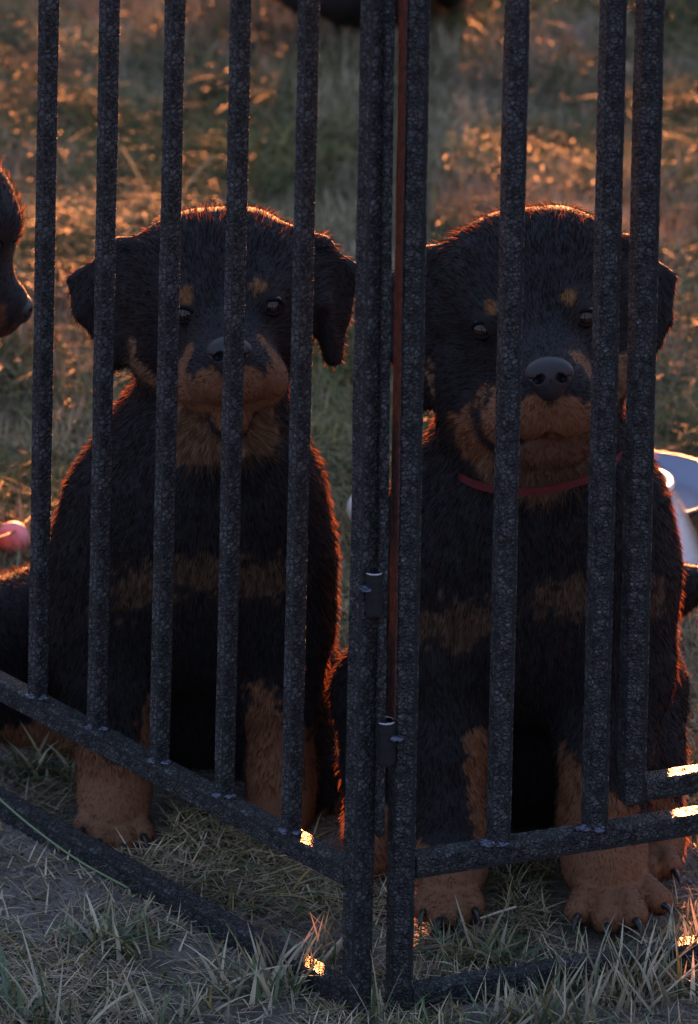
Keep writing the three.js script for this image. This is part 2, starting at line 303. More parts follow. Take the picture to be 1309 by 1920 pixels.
const hairGeo = (() => { // one bent, tapering hair of unit length and unit width along +y
  const pos = [-0.5, 0, 0, 0.5, 0, 0, -0.42, 0.4, 0.05, 0.42, 0.4, 0.05, -0.25, 0.75, 0.16, 0.25, 0.75, 0.16, 0, 1, 0.30];
  const g = new THREE.BufferGeometry(); g.setAttribute('position', new THREE.Float32BufferAttribute(pos, 3)); g.setIndex([0, 1, 2, 1, 3, 2, 2, 3, 4, 3, 5, 4, 4, 5, 6]); g.computeVertexNormals(); return g;
})();
// cfg: joints as [px, py, z, r] surveyed from the photograph
function buildPuppy(cfg) {
  const J = ([px, py, z, r]) => { const p = onZ(px, py, z); return [p.x, p.y, p.z, r]; };
  const P = (a) => { const p = onZ(a[0], a[1], a[2]); return p; };
  const base = cfg.base;
  const off = (v) => [v[0] - base.x, v[1] - base.y, v[2] - base.z, v[3]];
  const segs = [];
  for (const [k, ...chain] of cfg.chains) { const q = chain.map((c) => off(J(c))); if (q.length === 1) segs.push({ k, s: [...q[0], ...q[0]] }); for (let i = 0; i + 1 < q.length; i++) segs.push({ k, s: [...q[i], ...q[i + 1]] }); }
  const flaps = (cfg.flaps || []).flatMap(([r, ...pts]) => { const w = pts.map((p) => P(p).sub(base)); const out = []; for (let i = 1; i + 1 < w.length; i++) out.push({ r, t: new THREE.Triangle(w[0], w[i], w[i + 1]) }); return out; });
  const cuts = (cfg.cuts || []).map(([a, b]) => [...off(J(a)), ...off(J(b))]);
  const field = (x, y, z) => {
    let d = 1;
    for (const q of segs) d = smin(d, segDist(q.s, x, y, z), q.k);
    for (const q of flaps) d = smin(d, triDist(q, x, y, z), 0.010);
    for (const c of cuts) { const e = -segDist(c, x, y, z); const h = Math.max(0.006 - Math.abs(d - e), 0) / 0.006; d = Math.max(d, e) + h * h * 0.0015; }
    return d;
  };
  const lo = V(9, 9, 9), hi = V(-9, -9, -9);
  for (const q of segs) for (const o of [0, 4]) { const r = q.s[o + 3] + 0.02, p = V(q.s[o], q.s[o + 1], q.s[o + 2]); lo.min(p.clone().subScalar(r)); hi.max(p.clone().addScalar(r)); }
  for (const q of flaps) for (const p of [q.t.a, q.t.b, q.t.c]) { lo.min(p.clone().subScalar(0.02)); hi.max(p.clone().addScalar(0.02)); }
  const g = surfaceNets(field, lo, hi, cfg.cell || 0.0034);
  // markings: [colour, ragged edge, chain]; later ones lie over earlier ones
  const marks = (cfg.marks || []).map(([c, rag, ...ch]) => { const q = ch.map((e) => off(J(e))); return { c, rag, s: q.length > 1 ? q.slice(0, -1).map((a, i) => [...a, ...q[i + 1]]) : [[...q[0], ...q[0]]] }; });
  const lens = (cfg.lengths || []).map(([len, ...ch]) => { const q = ch.map((e) => off(J(e))); return { len, s: q.length > 1 ? q.slice(0, -1).map((a, i) => [...a, ...q[i + 1]]) : [[...q[0], ...q[0]]] }; });
  const near = (s, x, y, z) => { let d = 1; for (const q of s) d = Math.min(d, segDist(q, x, y, z)); return d; };
  const colourAt = (x, y, z, jitter) => {
    let c = BLACK;
    for (const m of marks) { const d = near(m.s, x, y, z) + m.rag * (noise(x * 160, y * 160, z * 160) + jitter); if (d < 0) c = m.c; }
    return c;
  };
  const col = [], p = g.attributes.position;
  for (let i = 0; i < p.count; i++) { const c = colourAt(p.getX(i), p.getY(i), p.getZ(i), 0); col.push(c[0] * 0.6, c[1] * 0.6, c[2] * 0.6); }
  g.setAttribute('color', new THREE.Float32BufferAttribute(col, 3));
  // fur
  const ix = g.index.array, nr = g.attributes.normal, T = ix.length / 3, cum = new Float32Array(T);
  const a = V(0, 0, 0), b = V(0, 0, 0), c = V(0, 0, 0);
  let total = 0;
  for (let i = 0; i < T; i++) { a.fromBufferAttribute(p, ix[i * 3]); b.fromBufferAttribute(p, ix[i * 3 + 1]); c.fromBufferAttribute(p, ix[i * 3 + 2]); total += b.sub(a).cross(c.sub(a)).length() / 2; cum[i] = total; }
  const R = rng(cfg.seed), bare = (cfg.bare || []).map((e) => off(J(e))), face = P(cfg.nose).sub(base), M = new THREE.Matrix4();
  const mats = [], cols = [];
  const want = cfg.hairs;
  for (let n = 0; n < want; n++) {
    const u = R() * total; let l = 0, h = T - 1; while (l < h) { const m = l + h >> 1; cum[m] < u ? l = m + 1 : h = m; }
    let r1 = Math.sqrt(R()), r2 = R(); const w0 = 1 - r1, w1 = r1 * (1 - r2), w2 = r1 * r2, [i0, i1, i2] = [ix[l * 3], ix[l * 3 + 1], ix[l * 3 + 2]];
    const x = p.getX(i0) * w0 + p.getX(i1) * w1 + p.getX(i2) * w2, y = p.getY(i0) * w0 + p.getY(i1) * w1 + p.getY(i2) * w2, z = p.getZ(i0) * w0 + p.getZ(i1) * w1 + p.getZ(i2) * w2;
    if (bare.some((e) => (x - e[0]) ** 2 + (y - e[1]) ** 2 + (z - e[2]) ** 2 < e[3] * e[3])) continue;
    const N = V(nr.getX(i0) * w0 + nr.getX(i1) * w1 + nr.getX(i2) * w2, nr.getY(i0) * w0 + nr.getY(i1) * w1 + nr.getY(i2) * w2, nr.getZ(i0) * w0 + nr.getZ(i1) * w1 + nr.getZ(i2) * w2).normalize();
    if (!(N.lengthSq() > 0.5)) continue;
    let len = 0.0064; for (const q of lens) if (near(q.s, x, y, z) < 0) len = q.len;
    const guard = len > 0.0045 && R() < 0.20; len *= (guard ? 1.0 : 0.7) + 0.55 * R();
    const fromNose = V(x, y, z).sub(face), fd = fromNose.length(), flow = V(0, -1, 0.05);
    if (fd < 0.16) flow.lerp(fromNose.multiplyScalar(1 / fd), smooth(0.16, 0.10, fd));
    flow.x += 0.35 * noise(x * 28, y * 28, z * 28 + 5); flow.z += 0.3 * noise(x * 28 + 9, y * 28, z * 28); flow.y += 0.25 * noise(x * 28, y * 28 + 4, z * 28);
    flow.x += (R() - 0.5) * 0.36; flow.y += (R() - 0.5) * 0.36; flow.z += (R() - 0.5) * 0.36;
    const tang = flow.addScaledVector(N, -flow.dot(N)); if (tang.lengthSq() < 1e-4) tang.set(R() - 0.5, R() - 0.5, R() - 0.5).addScaledVector(N, -tang.dot(N)); tang.normalize();
    const lift = (0.30 + 0.50 * R()) + (guard ? 0.2 + 0.45 * R() : 0), dir = tang.multiplyScalar(1).addScaledVector(N, lift).normalize();
    // flat of the hair turned at random about its length, bent back towards the skin
    const zb = N.clone().negate().addScaledVector(dir, N.dot(dir)).normalize(), xb = dir.clone().cross(zb), tw = (R() - 0.5) * 2.2;
    const xx = xb.clone().multiplyScalar(Math.cos(tw)).addScaledVector(zb, Math.sin(tw)), zz = xx.clone().cross(dir), wd = cfg.width * (0.7 + 0.6 * R());
    M.makeBasis(xx.multiplyScalar(wd), dir.multiplyScalar(len), zz.multiplyScalar(len)); M.setPosition(x - N.x * 0.0006, y - N.y * 0.0006, z - N.z * 0.0006);
    mats.push(...M.elements);
    let k = colourAt(x, y, z, (R() - 0.5) * 1.6); const v = k === BLACK ? 0.65 + 0.7 * R() : 0.45 + 1.1 * R();
    if (k === BLACK && (guard ? R() < 0.5 : R() < 0.04)) k = BROWN;
    cols.push(k[0] * v, k[1] * v, k[2] * v);
  }
  return { g, mats, cols, field, base, off: (q) => P(q).sub(base) };
}
function instanced(name, geo, mat, mats, cols) {
  const n = mats.length / 16, im = new THREE.InstancedMesh(geo, mat, n);
  im.instanceMatrix.array.set(mats); im.instanceColor = new THREE.InstancedBufferAttribute(new Float32Array(cols), 3);
  im.name = name; im.userData.kind = 'stuff'; im.castShadow = im.receiveShadow = true; return im;
}
// nose leather with two nostrils
function noseGeo(w, h, d) {
  const e = (x, y, z, cx, cy, cz, a, b, c) => (Math.hypot((x - cx) / a, (y - cy) / b, (z - cz) / c) - 1) * Math.min(a, b, c);
  const f = (x, y, z) => {
    let q = smin(e(x, y, z, 0, h * 0.12, 0, w, h * 0.72, d), e(x, y, z, 0, -h * 0.45, -d * 0.1, w * 0.55, h * 0.6, d * 0.85), 0.006);
    for (const s of [-1, 1]) { q = Math.max(q, -segDist([s * w * 0.38, h * 0.02, d * 1.0, 0.0030, s * w * 0.55, -h * 0.12, d * 0.35, 0.0026], x, y, z)); q = Math.max(q, -segDist([s * w * 0.55, -h * 0.10, d * 0.9, 0.0019, s * w * 0.98, h * 0.02, d * 0.45, 0.0012], x, y, z)); }
    return Math.max(q, -segDist([0, -h * 0.1, d * 1.02, 0.0008, 0, -h * 1.1, d * 0.8, 0.0014], x, y, z));
  };
  return surfaceNets(f, V(-w * 1.3, -h * 1.5, -d * 1.3), V(w * 1.3, h * 1.3, d * 1.3), 0.0009);
}
function clawGeo() {
  const c = new THREE.CatmullRomCurve3([V(0, 0, 0), V(0, 0.0005, 0.004), V(0, -0.0015, 0.008), V(0, -0.005, 0.0105)]), g = new THREE.TubeGeometry(c, 10, 1, 8, false), q = g.attributes.position, o = V(0, 0, 0);
  for (let i = 0; i < q.count; i++) { const t = Math.floor(i / 9) / 10, m = c.getPointAt(t); o.fromBufferAttribute(q, i).sub(m).multiplyScalar(lerp(0.0024, 0.0004, t)); q.setXYZ(i, m.x + o.x, m.y + o.y, m.z + o.z); }
  g.computeVertexNormals(); return g;
}
const CLAW = clawGeo();
function addPuppy(cfg) {
  const b = buildPuppy(cfg);
  const t = thing('puppy', cfg.label, 'puppy', cfg.base, 'black and tan puppies');
  mesh('body', b.g, skinMat, t);
  t.add(instanced('fur', hairGeo, furMat, b.mats, b.cols));
  for (const e of cfg.eyes || []) { // eyeball set into the skin, with a dark rim of lid round it
    const p = b.off(e), out = V(...(e[4] || [0, 0.12, 1])).normalize(), q = p.clone().addScaledVector(out, 0.03);
    for (let i = 0; i < 60; i++) { const d = b.field(q.x, q.y, q.z); if (d < 0.0003) break; q.addScaledVector(out, -Math.max(d * 0.6, 0.0002)); }
    const r = 0.0086, eye = mesh('eye', new THREE.SphereGeometry(r, 32, 24), eyeMat, t); eye.position.copy(q).addScaledVector(out, 0.0022 - r);
    eye.quaternion.setFromUnitVectors(V(0, 0, 1), out);
    const lid = new THREE.TorusGeometry(0.0066, 0.0016, 12, 40), lp = lid.attributes.position;
    for (let i = 0; i < lp.count; i++) { const y = lp.getY(i), up = Math.max(0, y / 0.008); lp.setXYZ(i, lp.getX(i) * 1.08, y * 0.80 - 0.0004 * up, lp.getZ(i) + 0.0016 * up - 0.25 * Math.abs(lp.getX(i))); }
    lid.computeVertexNormals();
    const rim = mesh('eyelid', lid, lidMat, eye); rim.position.z = r - 0.0016;
  }
  const [w, h, d] = cfg.noseSize, m = mesh('nose', noseGeo(w, h, d), noseMat, t);
  m.position.copy(b.off(cfg.nose)); m.rotation.set(...cfg.noseTurn);
  for (const [px, py, z, turn] of cfg.claws || []) { const k = mesh('claw', CLAW, clawMat, t); k.position.copy(b.off([px, py - 13, z + 0.002])); k.rotation.y = turn; k.scale.setScalar(1.25); }
  b.thing = t; return b;
}
const toes = (list, r) => list.map(([px, py, z, bx, by, bz]) => [0.0022, [bx, by, bz, r * 0.80], [px, py + 3, z + 0.006, r * 0.79]]);

const pupL = addPuppy({
  label: 'black and tan puppy sitting behind the left panel, head between the thin bars', seed: 11, hairs: 205000, width: 0.00032, base: onGround(370, 1480),
  chains: [
    [0.05, [300, 975, -0.315, 0.052], [440, 970, -0.315, 0.052]],
    [0.06, [370, 850, -0.345, 0.052], [370, 1010, -0.375, 0.068], [375, 1170, -0.43, 0.078]],
    [0.05, [345, 1110, -0.335, 0.056], [400, 1110, -0.335, 0.056]],
    [0.03, [200, 940, -0.315, 0.023], [194, 1060, -0.315, 0.028], [185, 1190, -0.312, 0.028], [212, 1320, -0.296, 0.0215], [218, 1430, -0.285, 0.0185], [214, 1500, -0.278, 0.021]],
    [0.03, [515, 930, -0.315, 0.025], [522, 1060, -0.315, 0.0265], [526, 1180, -0.312, 0.027], [527, 1320, -0.300, 0.0195], [527, 1460, -0.290, 0.0165], [532, 1530, -0.285, 0.019]],
    [0.012, [214, 1500, -0.278, 0.021], [212, 1525, -0.268, 0.022]],
    ...toes([[158, 1548, -0.262, 190, 1515, -0.272], [190, 1570, -0.250, 202, 1525, -0.268], [232, 1578, -0.248, 222, 1525, -0.268], [266, 1560, -0.258, 242, 1515, -0.272]], 0.0115),
    ...toes([[505, 1562, -0.275, 520, 1530, -0.285], [528, 1580, -0.262, 530, 1535, -0.28], [556, 1578, -0.265, 542, 1530, -0.282]], 0.0105),
    [0.03, [260, 1170, -0.45, 0.058], [120, 1195, -0.44, 0.047], [-40, 1212, -0.415, 0.043]],
    [0.02, [-40, 1212, -0.415, 0.043], [50, 1355, -0.415, 0.018], [110, 1388, -0.405, 0.0155], [140, 1395, -0.395, 0.014]],
    [0.03, [470, 1180, -0.44, 0.055], [535, 1270, -0.375, 0.028], [542, 1400, -0.345, 0.0255]],
    [0.02, [542, 1400, -0.345, 0.0255], [584, 1488, -0.335, 0.022], [630, 1490, -0.322, 0.0215]],
    [0.05, [330, 1295, -0.395, 0.048], [430, 1295, -0.395, 0.048]],
    [0.04, [385, 890, -0.325, 0.052], [405, 730, -0.325, 0.046]],
    // head
    [0.03, [352, 535, -0.315, 0.0420], [468, 528, -0.315, 0.0420]],
    [0.03, [385, 480, -0.325, 0.026], [440, 476, -0.325, 0.026]],
    [0.03, [305, 645, -0.305, 0.0235]], [0.03, [512, 640, -0.305, 0.0235]],
    [0.02, [425, 610, -0.285, 0.030], [430, 690, -0.234, 0.0245]],
    [0.014, [378, 718, -0.250, 0.0195]], [0.014, [486, 712, -0.250, 0.0195]],
    [0.010, [400, 705, -0.225, 0.0165]], [0.010, [462, 702, -0.225, 0.0165]],
    [0.012, [432, 785, -0.245, 0.0150]],
    [0.012, [350, 562, -0.277, 0.0115]], [0.012, [492, 550, -0.277, 0.0115]],
  ],
  flaps: [
    [0.0045, [222, 470, -0.328], [136, 525, -0.325], [154, 585, -0.318], [215, 674, -0.310], [245, 560, -0.300], [308, 438, -0.322]],
    [0.0045, [600, 464, -0.328], [668, 506, -0.325], [640, 592, -0.318], [625, 668, -0.310], [604, 565, -0.304], [545, 440, -0.322]],
  ],
  cuts: [[[340, 768, -0.240, 0.0022], [432, 770, -0.214, 0.0028]], [[432, 770, -0.214, 0.0028], [528, 752, -0.240, 0.0022]], [[432, 700, -0.204, 0.0018], [432, 760, -0.206, 0.0022]]],
  marks: [
    [TAN, 0.004, [358, 680, -0.240, 0.013], [365, 730, -0.240, 0.020], [405, 730, -0.215, 0.017], [432, 770, -0.225, 0.020]],
    [TAN, 0.004, [478, 660, -0.245, 0.012], [500, 720, -0.240, 0.021], [462, 728, -0.215, 0.017], [440, 780, -0.225, 0.018]],
    [PALE, 0.006, [360, 810, -0.275, 0.022], [430, 815, -0.260, 0.024], [500, 800, -0.275, 0.022]],
    [PALE, 0.004, [256, 640, -0.290, 0.0045], [262, 690, -0.290, 0.007], [305, 745, -0.275, 0.008]],
    [[0.22, 0.095, 0.022], 0.0025, [349, 552, -0.264, 0.0065]], [[0.22, 0.095, 0.022], 0.0025, [485, 536, -0.264, 0.0075]],
    [BAND, 0.015, [212, 1108, -0.285, 0.016], [285, 1092, -0.265, 0.014]],
    [BAND, 0.015, [325, 1068, -0.262, 0.010], [420, 1085, -0.258, 0.014], [530, 1078, -0.275, 0.014]],
    [TAN, 0.005, [262, 1250, -0.295, 0.010], [262, 1360, -0.285, 0.015]],
    [TAN, 0.006, [212, 1430, -0.280, 0.030], [212, 1600, -0.26, 0.050]],
    [TAN, 0.006, [500, 1270, -0.290, 0.014], [520, 1400, -0.285, 0.024], [535, 1600, -0.27, 0.035]],
    [TAN, 0.006, [60, 1380, -0.41, 0.028], [160, 1410, -0.39, 0.028]], [TAN, 0.006, [600, 1525, -0.325, 0.032]],
    [BLACK, 0.005, [218, 1415, -0.262, 0.008], [215, 1380, -0.262, 0.014]],
    [BLACK, 0.001, [345, 768, -0.238, 0.0030], [432, 770, -0.213, 0.0032], [525, 752, -0.238, 0.0030]],
    [BLACK, 0.002, [430, 672, -0.20, 0.013]],
  ],
  lengths: [[0.0064, [400, 480, -0.32, 0.07]], [0.0050, [425, 640, -0.27, 0.062]], [0.0042, [430, 700, -0.235, 0.042]], [0.0047, [185, 560, -0.32, 0.040]], [0.0047, [630, 580, -0.32, 0.036]], [0.0055, [215, 1330, -0.29, 0.04], [215, 1480, -0.28, 0.04]], [0.0055, [530, 1330, -0.29, 0.04], [530, 1480, -0.28, 0.04]], [0.0036, [212, 1560, -0.26, 0.045]], [0.0036, [540, 1575, -0.27, 0.04]], [0.010, [430, 820, -0.27, 0.035]]],
  bare: [[430, 662, -0.200, 0.0145], [510, 572, -0.268, 0.0098], [347, 586, -0.268, 0.0098]],
  eyes: [[510, 573, -0.2700, 0, [0.22, 0.25, 1]], [347, 587, -0.2700, 0, [-0.22, 0.25, 1]]],
  nose: [430, 664, -0.204], noseSize: [0.0150, 0.0142, 0.0095], noseTurn: [-0.25, 0, 0.06],
  claws: [[157, 1568, -0.252, -0.4], [188, 1590, -0.240, -0.15], [232, 1598, -0.238, 0.1], [268, 1580, -0.248, 0.3], [528, 1596, -0.253, 0], [558, 1594, -0.256, 0.2], [620, 1545, -0.307, 0.5]],
});

const pupR = addPuppy({
  label: 'black and tan puppy in a red collar, sitting right of the corner posts', seed: 23, hairs: 225000, width: 0.00032, base: onGround(1000, 1640),
  chains: [
    [0.05, [905, 1010, -0.245, 0.055], [1085, 1005, -0.245, 0.055]],
    [0.06, [1000, 870, -0.275, 0.055], [1000, 1040, -0.30, 0.070], [1000, 1230, -0.345, 0.080]],
    [0.05, [965, 1170, -0.255, 0.060], [1035, 1170, -0.255, 0.060]],
    [0.03, [815, 960, -0.24, 0.026], [803, 1080, -0.235, 0.029], [805, 1260, -0.225, 0.029], [838, 1420, -0.20, 0.022], [848, 1560, -0.178, 0.0185], [845, 1630, -0.168, 0.021]],
    [0.03, [1150, 960, -0.24, 0.027], [1157, 1080, -0.235, 0.029], [1160, 1260, -0.225, 0.029], [1135, 1420, -0.20, 0.0245], [1128, 1560, -0.178, 0.0225], [1135, 1625, -0.168, 0.0245]],
    [0.012, [845, 1630, -0.168, 0.0205], [842, 1652, -0.156, 0.0195]],
    [0.012, [1135, 1625, -0.168, 0.0240], [1146, 1650, -0.154, 0.0225]],
    ...toes([[796, 1700, -0.140, 820, 1655, -0.155], [825, 1715, -0.130, 835, 1660, -0.152], [860, 1714, -0.130, 852, 1660, -0.152], [886, 1696, -0.142, 866, 1650, -0.158]], 0.0115),
    ...toes([[1086, 1706, -0.130, 1110, 1655, -0.152], [1138, 1722, -0.118, 1138, 1665, -0.148], [1188, 1712, -0.120, 1168, 1660, -0.150], [1235, 1686, -0.140, 1185, 1645, -0.160]], 0.0128),
    [0.03, [880, 1230, -0.36, 0.055], [735, 1300, -0.29, 0.034], [725, 1440, -0.25, 0.026]],
    [0.02, [725, 1440, -0.25, 0.026], [710, 1560, -0.225, 0.018], [700, 1610, -0.205, 0.0145]],
    [0.03, [1100, 1230, -0.36, 0.053], [1190, 1300, -0.285, 0.028], [1205, 1430, -0.25, 0.024]],
    [0.02, [1205, 1430, -0.25, 0.024], [1225, 1560, -0.235, 0.017], [1232, 1600, -0.22, 0.016]],
    ...toes([[1218, 1630, -0.197, 1222, 1600, -0.215], [1256, 1622, -0.200, 1244, 1595, -0.218]], 0.0110),
    [0.03, [1100, 1200, -0.42, 0.030], [1180, 1150, -0.45, 0.016], [1260, 1105, -0.455, 0.0105], [1345, 1085, -0.455, 0.008]],
    [0.05, [955, 1405, -0.30, 0.050], [1050, 1405, -0.30, 0.050]],
    [0.04, [1000, 890, -0.255, 0.056], [1000, 730, -0.255, 0.050]],
    // head
    [0.03, [932, 548, -0.250, 0.0430], [1062, 536, -0.250, 0.0430]],
    [0.03, [968, 482, -0.26, 0.027], [1032, 476, -0.26, 0.027]],
    [0.03, [880, 690, -0.240, 0.0265]], [0.03, [1125, 670, -0.240, 0.0255]], [0.03, [915, 790, -0.225, 0.022]],
    [0.02, [1010, 640, -0.215, 0.031], [1030, 730, -0.158, 0.0255]],
    [0.018, [955, 785, -0.187, 0.0225]], [0.018, [1092, 765, -0.182, 0.0225]],
    [0.014, [996, 768, -0.154, 0.0190]], [0.014, [1064, 762, -0.154, 0.0190]],
    [0.018, [1000, 836, -0.182, 0.0150], [1060, 832, -0.180, 0.0150]],
    [0.012, [928, 592, -0.208, 0.012]], [0.012, [1076, 572, -0.208, 0.012]],
  ],
  flaps: [
    [0.0045, [800, 486, -0.265], [738, 522, -0.26], [744, 660, -0.25], [786, 752, -0.243], [828, 600, -0.232], [880, 454, -0.258]],
    [0.0045, [1182, 466, -0.265], [1258, 520, -0.26], [1243, 600, -0.25], [1222, 643, -0.243], [1176, 580, -0.235], [1115, 436, -0.258]],
  ],
  cuts: [[[930, 826, -0.190, 0.0020], [1032, 812, -0.142, 0.0024]], [[1032, 812, -0.141, 0.0026], [1118, 802, -0.175, 0.0022]], [[1030, 750, -0.130, 0.0018], [1031, 800, -0.131, 0.0022]]],
  marks: [
    [TAN, 0.004, [930, 750, -0.205, 0.016], [965, 790, -0.170, 0.020], [1000, 785, -0.145, 0.017], [1032, 820, -0.155, 0.020]],
    [TAN, 0.002, [1010, 758, -0.140, 0.012], [1050, 756, -0.140, 0.012]],
    [TAN, 0.003, [1080, 678, -0.165, 0.008], [1098, 700, -0.170, 0.014], [1090, 760, -0.165, 0.024], [1060, 780, -0.145, 0.018], [1045, 812, -0.150, 0.012]],
    [CHIN, 0.003, [985, 842, -0.172, 0.016], [1035, 838, -0.165, 0.018], [1075, 828, -0.172, 0.015]],
    [TAN, 0.005, [868, 775, -0.215, 0.010], [900, 805, -0.205, 0.019], [930, 845, -0.205, 0.018]],
    [PALE, 0.006, [940, 875, -0.205, 0.016], [1020, 868, -0.195, 0.026], [1085, 845, -0.205, 0.020]],
    [PALE, 0.004, [816, 680, -0.23, 0.0050], [822, 730, -0.23, 0.0055]], [PALE, 0.004, [1168, 700, -0.215, 0.014], [1160, 770, -0.215, 0.014]],
    [[0.22, 0.095, 0.022], 0.0025, [922, 575, -0.197, 0.0065]], [[0.22, 0.095, 0.022], 0.0025, [1069, 552, -0.197, 0.007]],
    [BAND, 0.015, [795, 1165, -0.205, 0.014], [860, 1165, -0.195, 0.017], [925, 1160, -0.185, 0.009]],
    [BAND, 0.015, [1020, 1128, -0.180, 0.010], [1090, 1118, -0.185, 0.014], [1100, 1120, -0.2, 0.014]], [BAND, 0.015, [1225, 1125, -0.2, 0.012]],
    [TAN, 0.005, [885, 1395, -0.19, 0.013], [885, 1560, -0.175, 0.017]],
    [TAN, 0.006, [845, 1650, -0.165, 0.034], [840, 1740, -0.13, 0.050]],
    [TAN, 0.006, [1085, 1420, -0.19, 0.014], [1110, 1560, -0.17, 0.034], [1140, 1640, -0.16, 0.042], [1160, 1720, -0.13, 0.055]],
    [TAN, 0.005, [1230, 1610, -0.21, 0.036], [1215, 1500, -0.23, 0.018]], [TAN, 0.005, [705, 1600, -0.21, 0.036]],
    [BLACK, 0.004, [838, 1480, -0.165, 0.014], [838, 1550, -0.150, 0.011]],
    ...[[1086, 1708, -0.118], [1138, 1724, -0.106], [1188, 1714, -0.108], [1237, 1690, -0.128], [826, 1716, -0.118], [860, 1716, -0.118]].map(([x, y, z]) => [BLACK, 0.002, [x, y - 6, z, 0.0016], [x + 2, y + 26, z, 0.0040]]),
    [BLACK, 0.001, [945, 834, -0.178, 0.0028], [1032, 812, -0.141, 0.0030], [1112, 800, -0.172, 0.0028]],
    [BLACK, 0.002, [1030, 700, -0.127, 0.0115], [1031, 760, -0.134, 0.0015]],
  ],
  lengths: [[0.0064, [1000, 480, -0.26, 0.075]], [0.0050, [1010, 680, -0.20, 0.068]], [0.0042, [1030, 740, -0.16, 0.044]], [0.0047, [775, 640, -0.25, 0.050]], [0.0047, [1225, 560, -0.25, 0.034]], [0.0055, [840, 1430, -0.19, 0.04], [845, 1600, -0.17, 0.04]], [0.0055, [1135, 1430, -0.19, 0.04], [1130, 1600, -0.17, 0.04]], [0.0036, [842, 1690, -0.14, 0.05]], [0.0036, [1160, 1690, -0.13, 0.06]], [0.0036, [1235, 1615, -0.2, 0.03]], [0.010, [1020, 860, -0.2, 0.035]]],
  bare: [[1030, 702, -0.124, 0.0155], [905, 616, -0.200, 0.0098], [1095, 592, -0.200, 0.0098]],
  eyes: [[905, 617, -0.2030, 0, [-0.2, 0.25, 1]], [1095, 593, -0.2030, 0, [0.25, 0.25, 1]]],
  nose: [1030, 706, -0.128], noseSize: [0.0160, 0.0155, 0.0100], noseTurn: [-0.25, 0.06, 0.08],
  claws: [[796, 1722, -0.129, -0.3], [824, 1738, -0.119, -0.1], [862, 1737, -0.119, 0.1], [888, 1718, -0.131, 0.3], [1084, 1730, -0.118, -0.25], [1138, 1748, -0.106, 0], [1192, 1738, -0.108, 0.3], [1243, 1710, -0.129, 0.6], [1220, 1654, -0.187, 0.1], [1262, 1646, -0.190, 0.4]],
});

const pupSide = addPuppy({
  label: 'dark puppy in profile facing right, cut off by the left edge of the picture', seed: 31, hairs: 95000, width: 0.00032, base: onGround(-150, 1190),
  chains: [
    [0.03, [-112, 372, -0.46, 0.046], [-88, 405, -0.46, 0.0455]],
    [0.02, [-76, 500, -0.46, 0.0325], [8, 564, -0.455, 0.0165]], [0.015, [-45, 570, -0.455, 0.026], [-8, 592, -0.455, 0.0145]],
    [0.010, [-2, 412, -0.445, 0.014]], [0.010, [-2, 412, -0.475, 0.014]],
    [0.03, [-140, 440, -0.49, 0.046], [-260, 620, -0.56, 0.058], [-310, 790, -0.62, 0.072], [-340, 960, -0.74, 0.078]],
    [0.03, [-240, 760, -0.56, 0.03], [-190, 960, -0.545, 0.024], [-182, 1130, -0.54, 0.019], [-178, 1225, -0.535, 0.019]],
    [0.03, [-285, 740, -0.64, 0.03], [-230, 930, -0.64, 0.024], [-220, 1060, -0.64, 0.019], [-215, 1120, -0.635, 0.019]],
    [0.03, [-340, 960, -0.70, 0.06], [-250, 1030, -0.68, 0.035], [-260, 1080, -0.67, 0.02]],
  ],
  flaps: [[0.0045, [-125, 330, -0.435], [-170, 420, -0.425], [-120, 560, -0.42]], [0.0045, [-125, 330, -0.435], [-120, 560, -0.42], [-80, 440, -0.42]]],
  marks: [[[0.13, 0.045, 0.016], 0.004, [-50, 590, -0.44, 0.024], [-6, 600, -0.45, 0.014]], [TAN, 0.003, [-8, 425, -0.440, 0.007]], [TAN, 0.005, [-180, 1080, -0.54, 0.03], [-178, 1240, -0.54, 0.04]], [TAN, 0.005, [-218, 1080, -0.64, 0.03], [-215, 1140, -0.63, 0.03]]],
  lengths: [[0.0058, [-60, 470, -0.46, 0.10]], [0.0042, [-10, 570, -0.455, 0.04]]],
  bare: [[40, 578, -0.455, 0.012], [0, 450, -0.432, 0.008]], eyes: [[-30, 455, -0.437, 0, [0.6, 0.1, 0.8]]],
  nose: [38, 578, -0.455], noseSize: [0.0120, 0.0110, 0.0085], noseTurn: [0.2, 1.45, 0],
});

{ // a fourth puppy sits far behind with its back to us: only its rump reaches into the picture
  const at = onGround(705, 50);
  const t = thing('puppy', 'dark puppy far behind in the grass, only its rump at the top edge', 'puppy', at.clone().setZ(at.z - 0.08), 'black and tan puppies');
  mesh('body', pupR.thing.children[0].geometry, skinMat, t);
  const src = pupR.thing.children[1], n = 50000, A = src.instanceMatrix.array, C = src.instanceColor.array;
  t.add(instanced('fur', hairGeo, furMat, Array.from(A.subarray(0, n * 16)), Array.from(C.subarray(0, n * 3))));
  t.rotation.y = Math.PI * 0.96; t.scale.setScalar(0.66);
  for (const c of pupR.thing.children.slice(2)) t.add(c.clone());
}
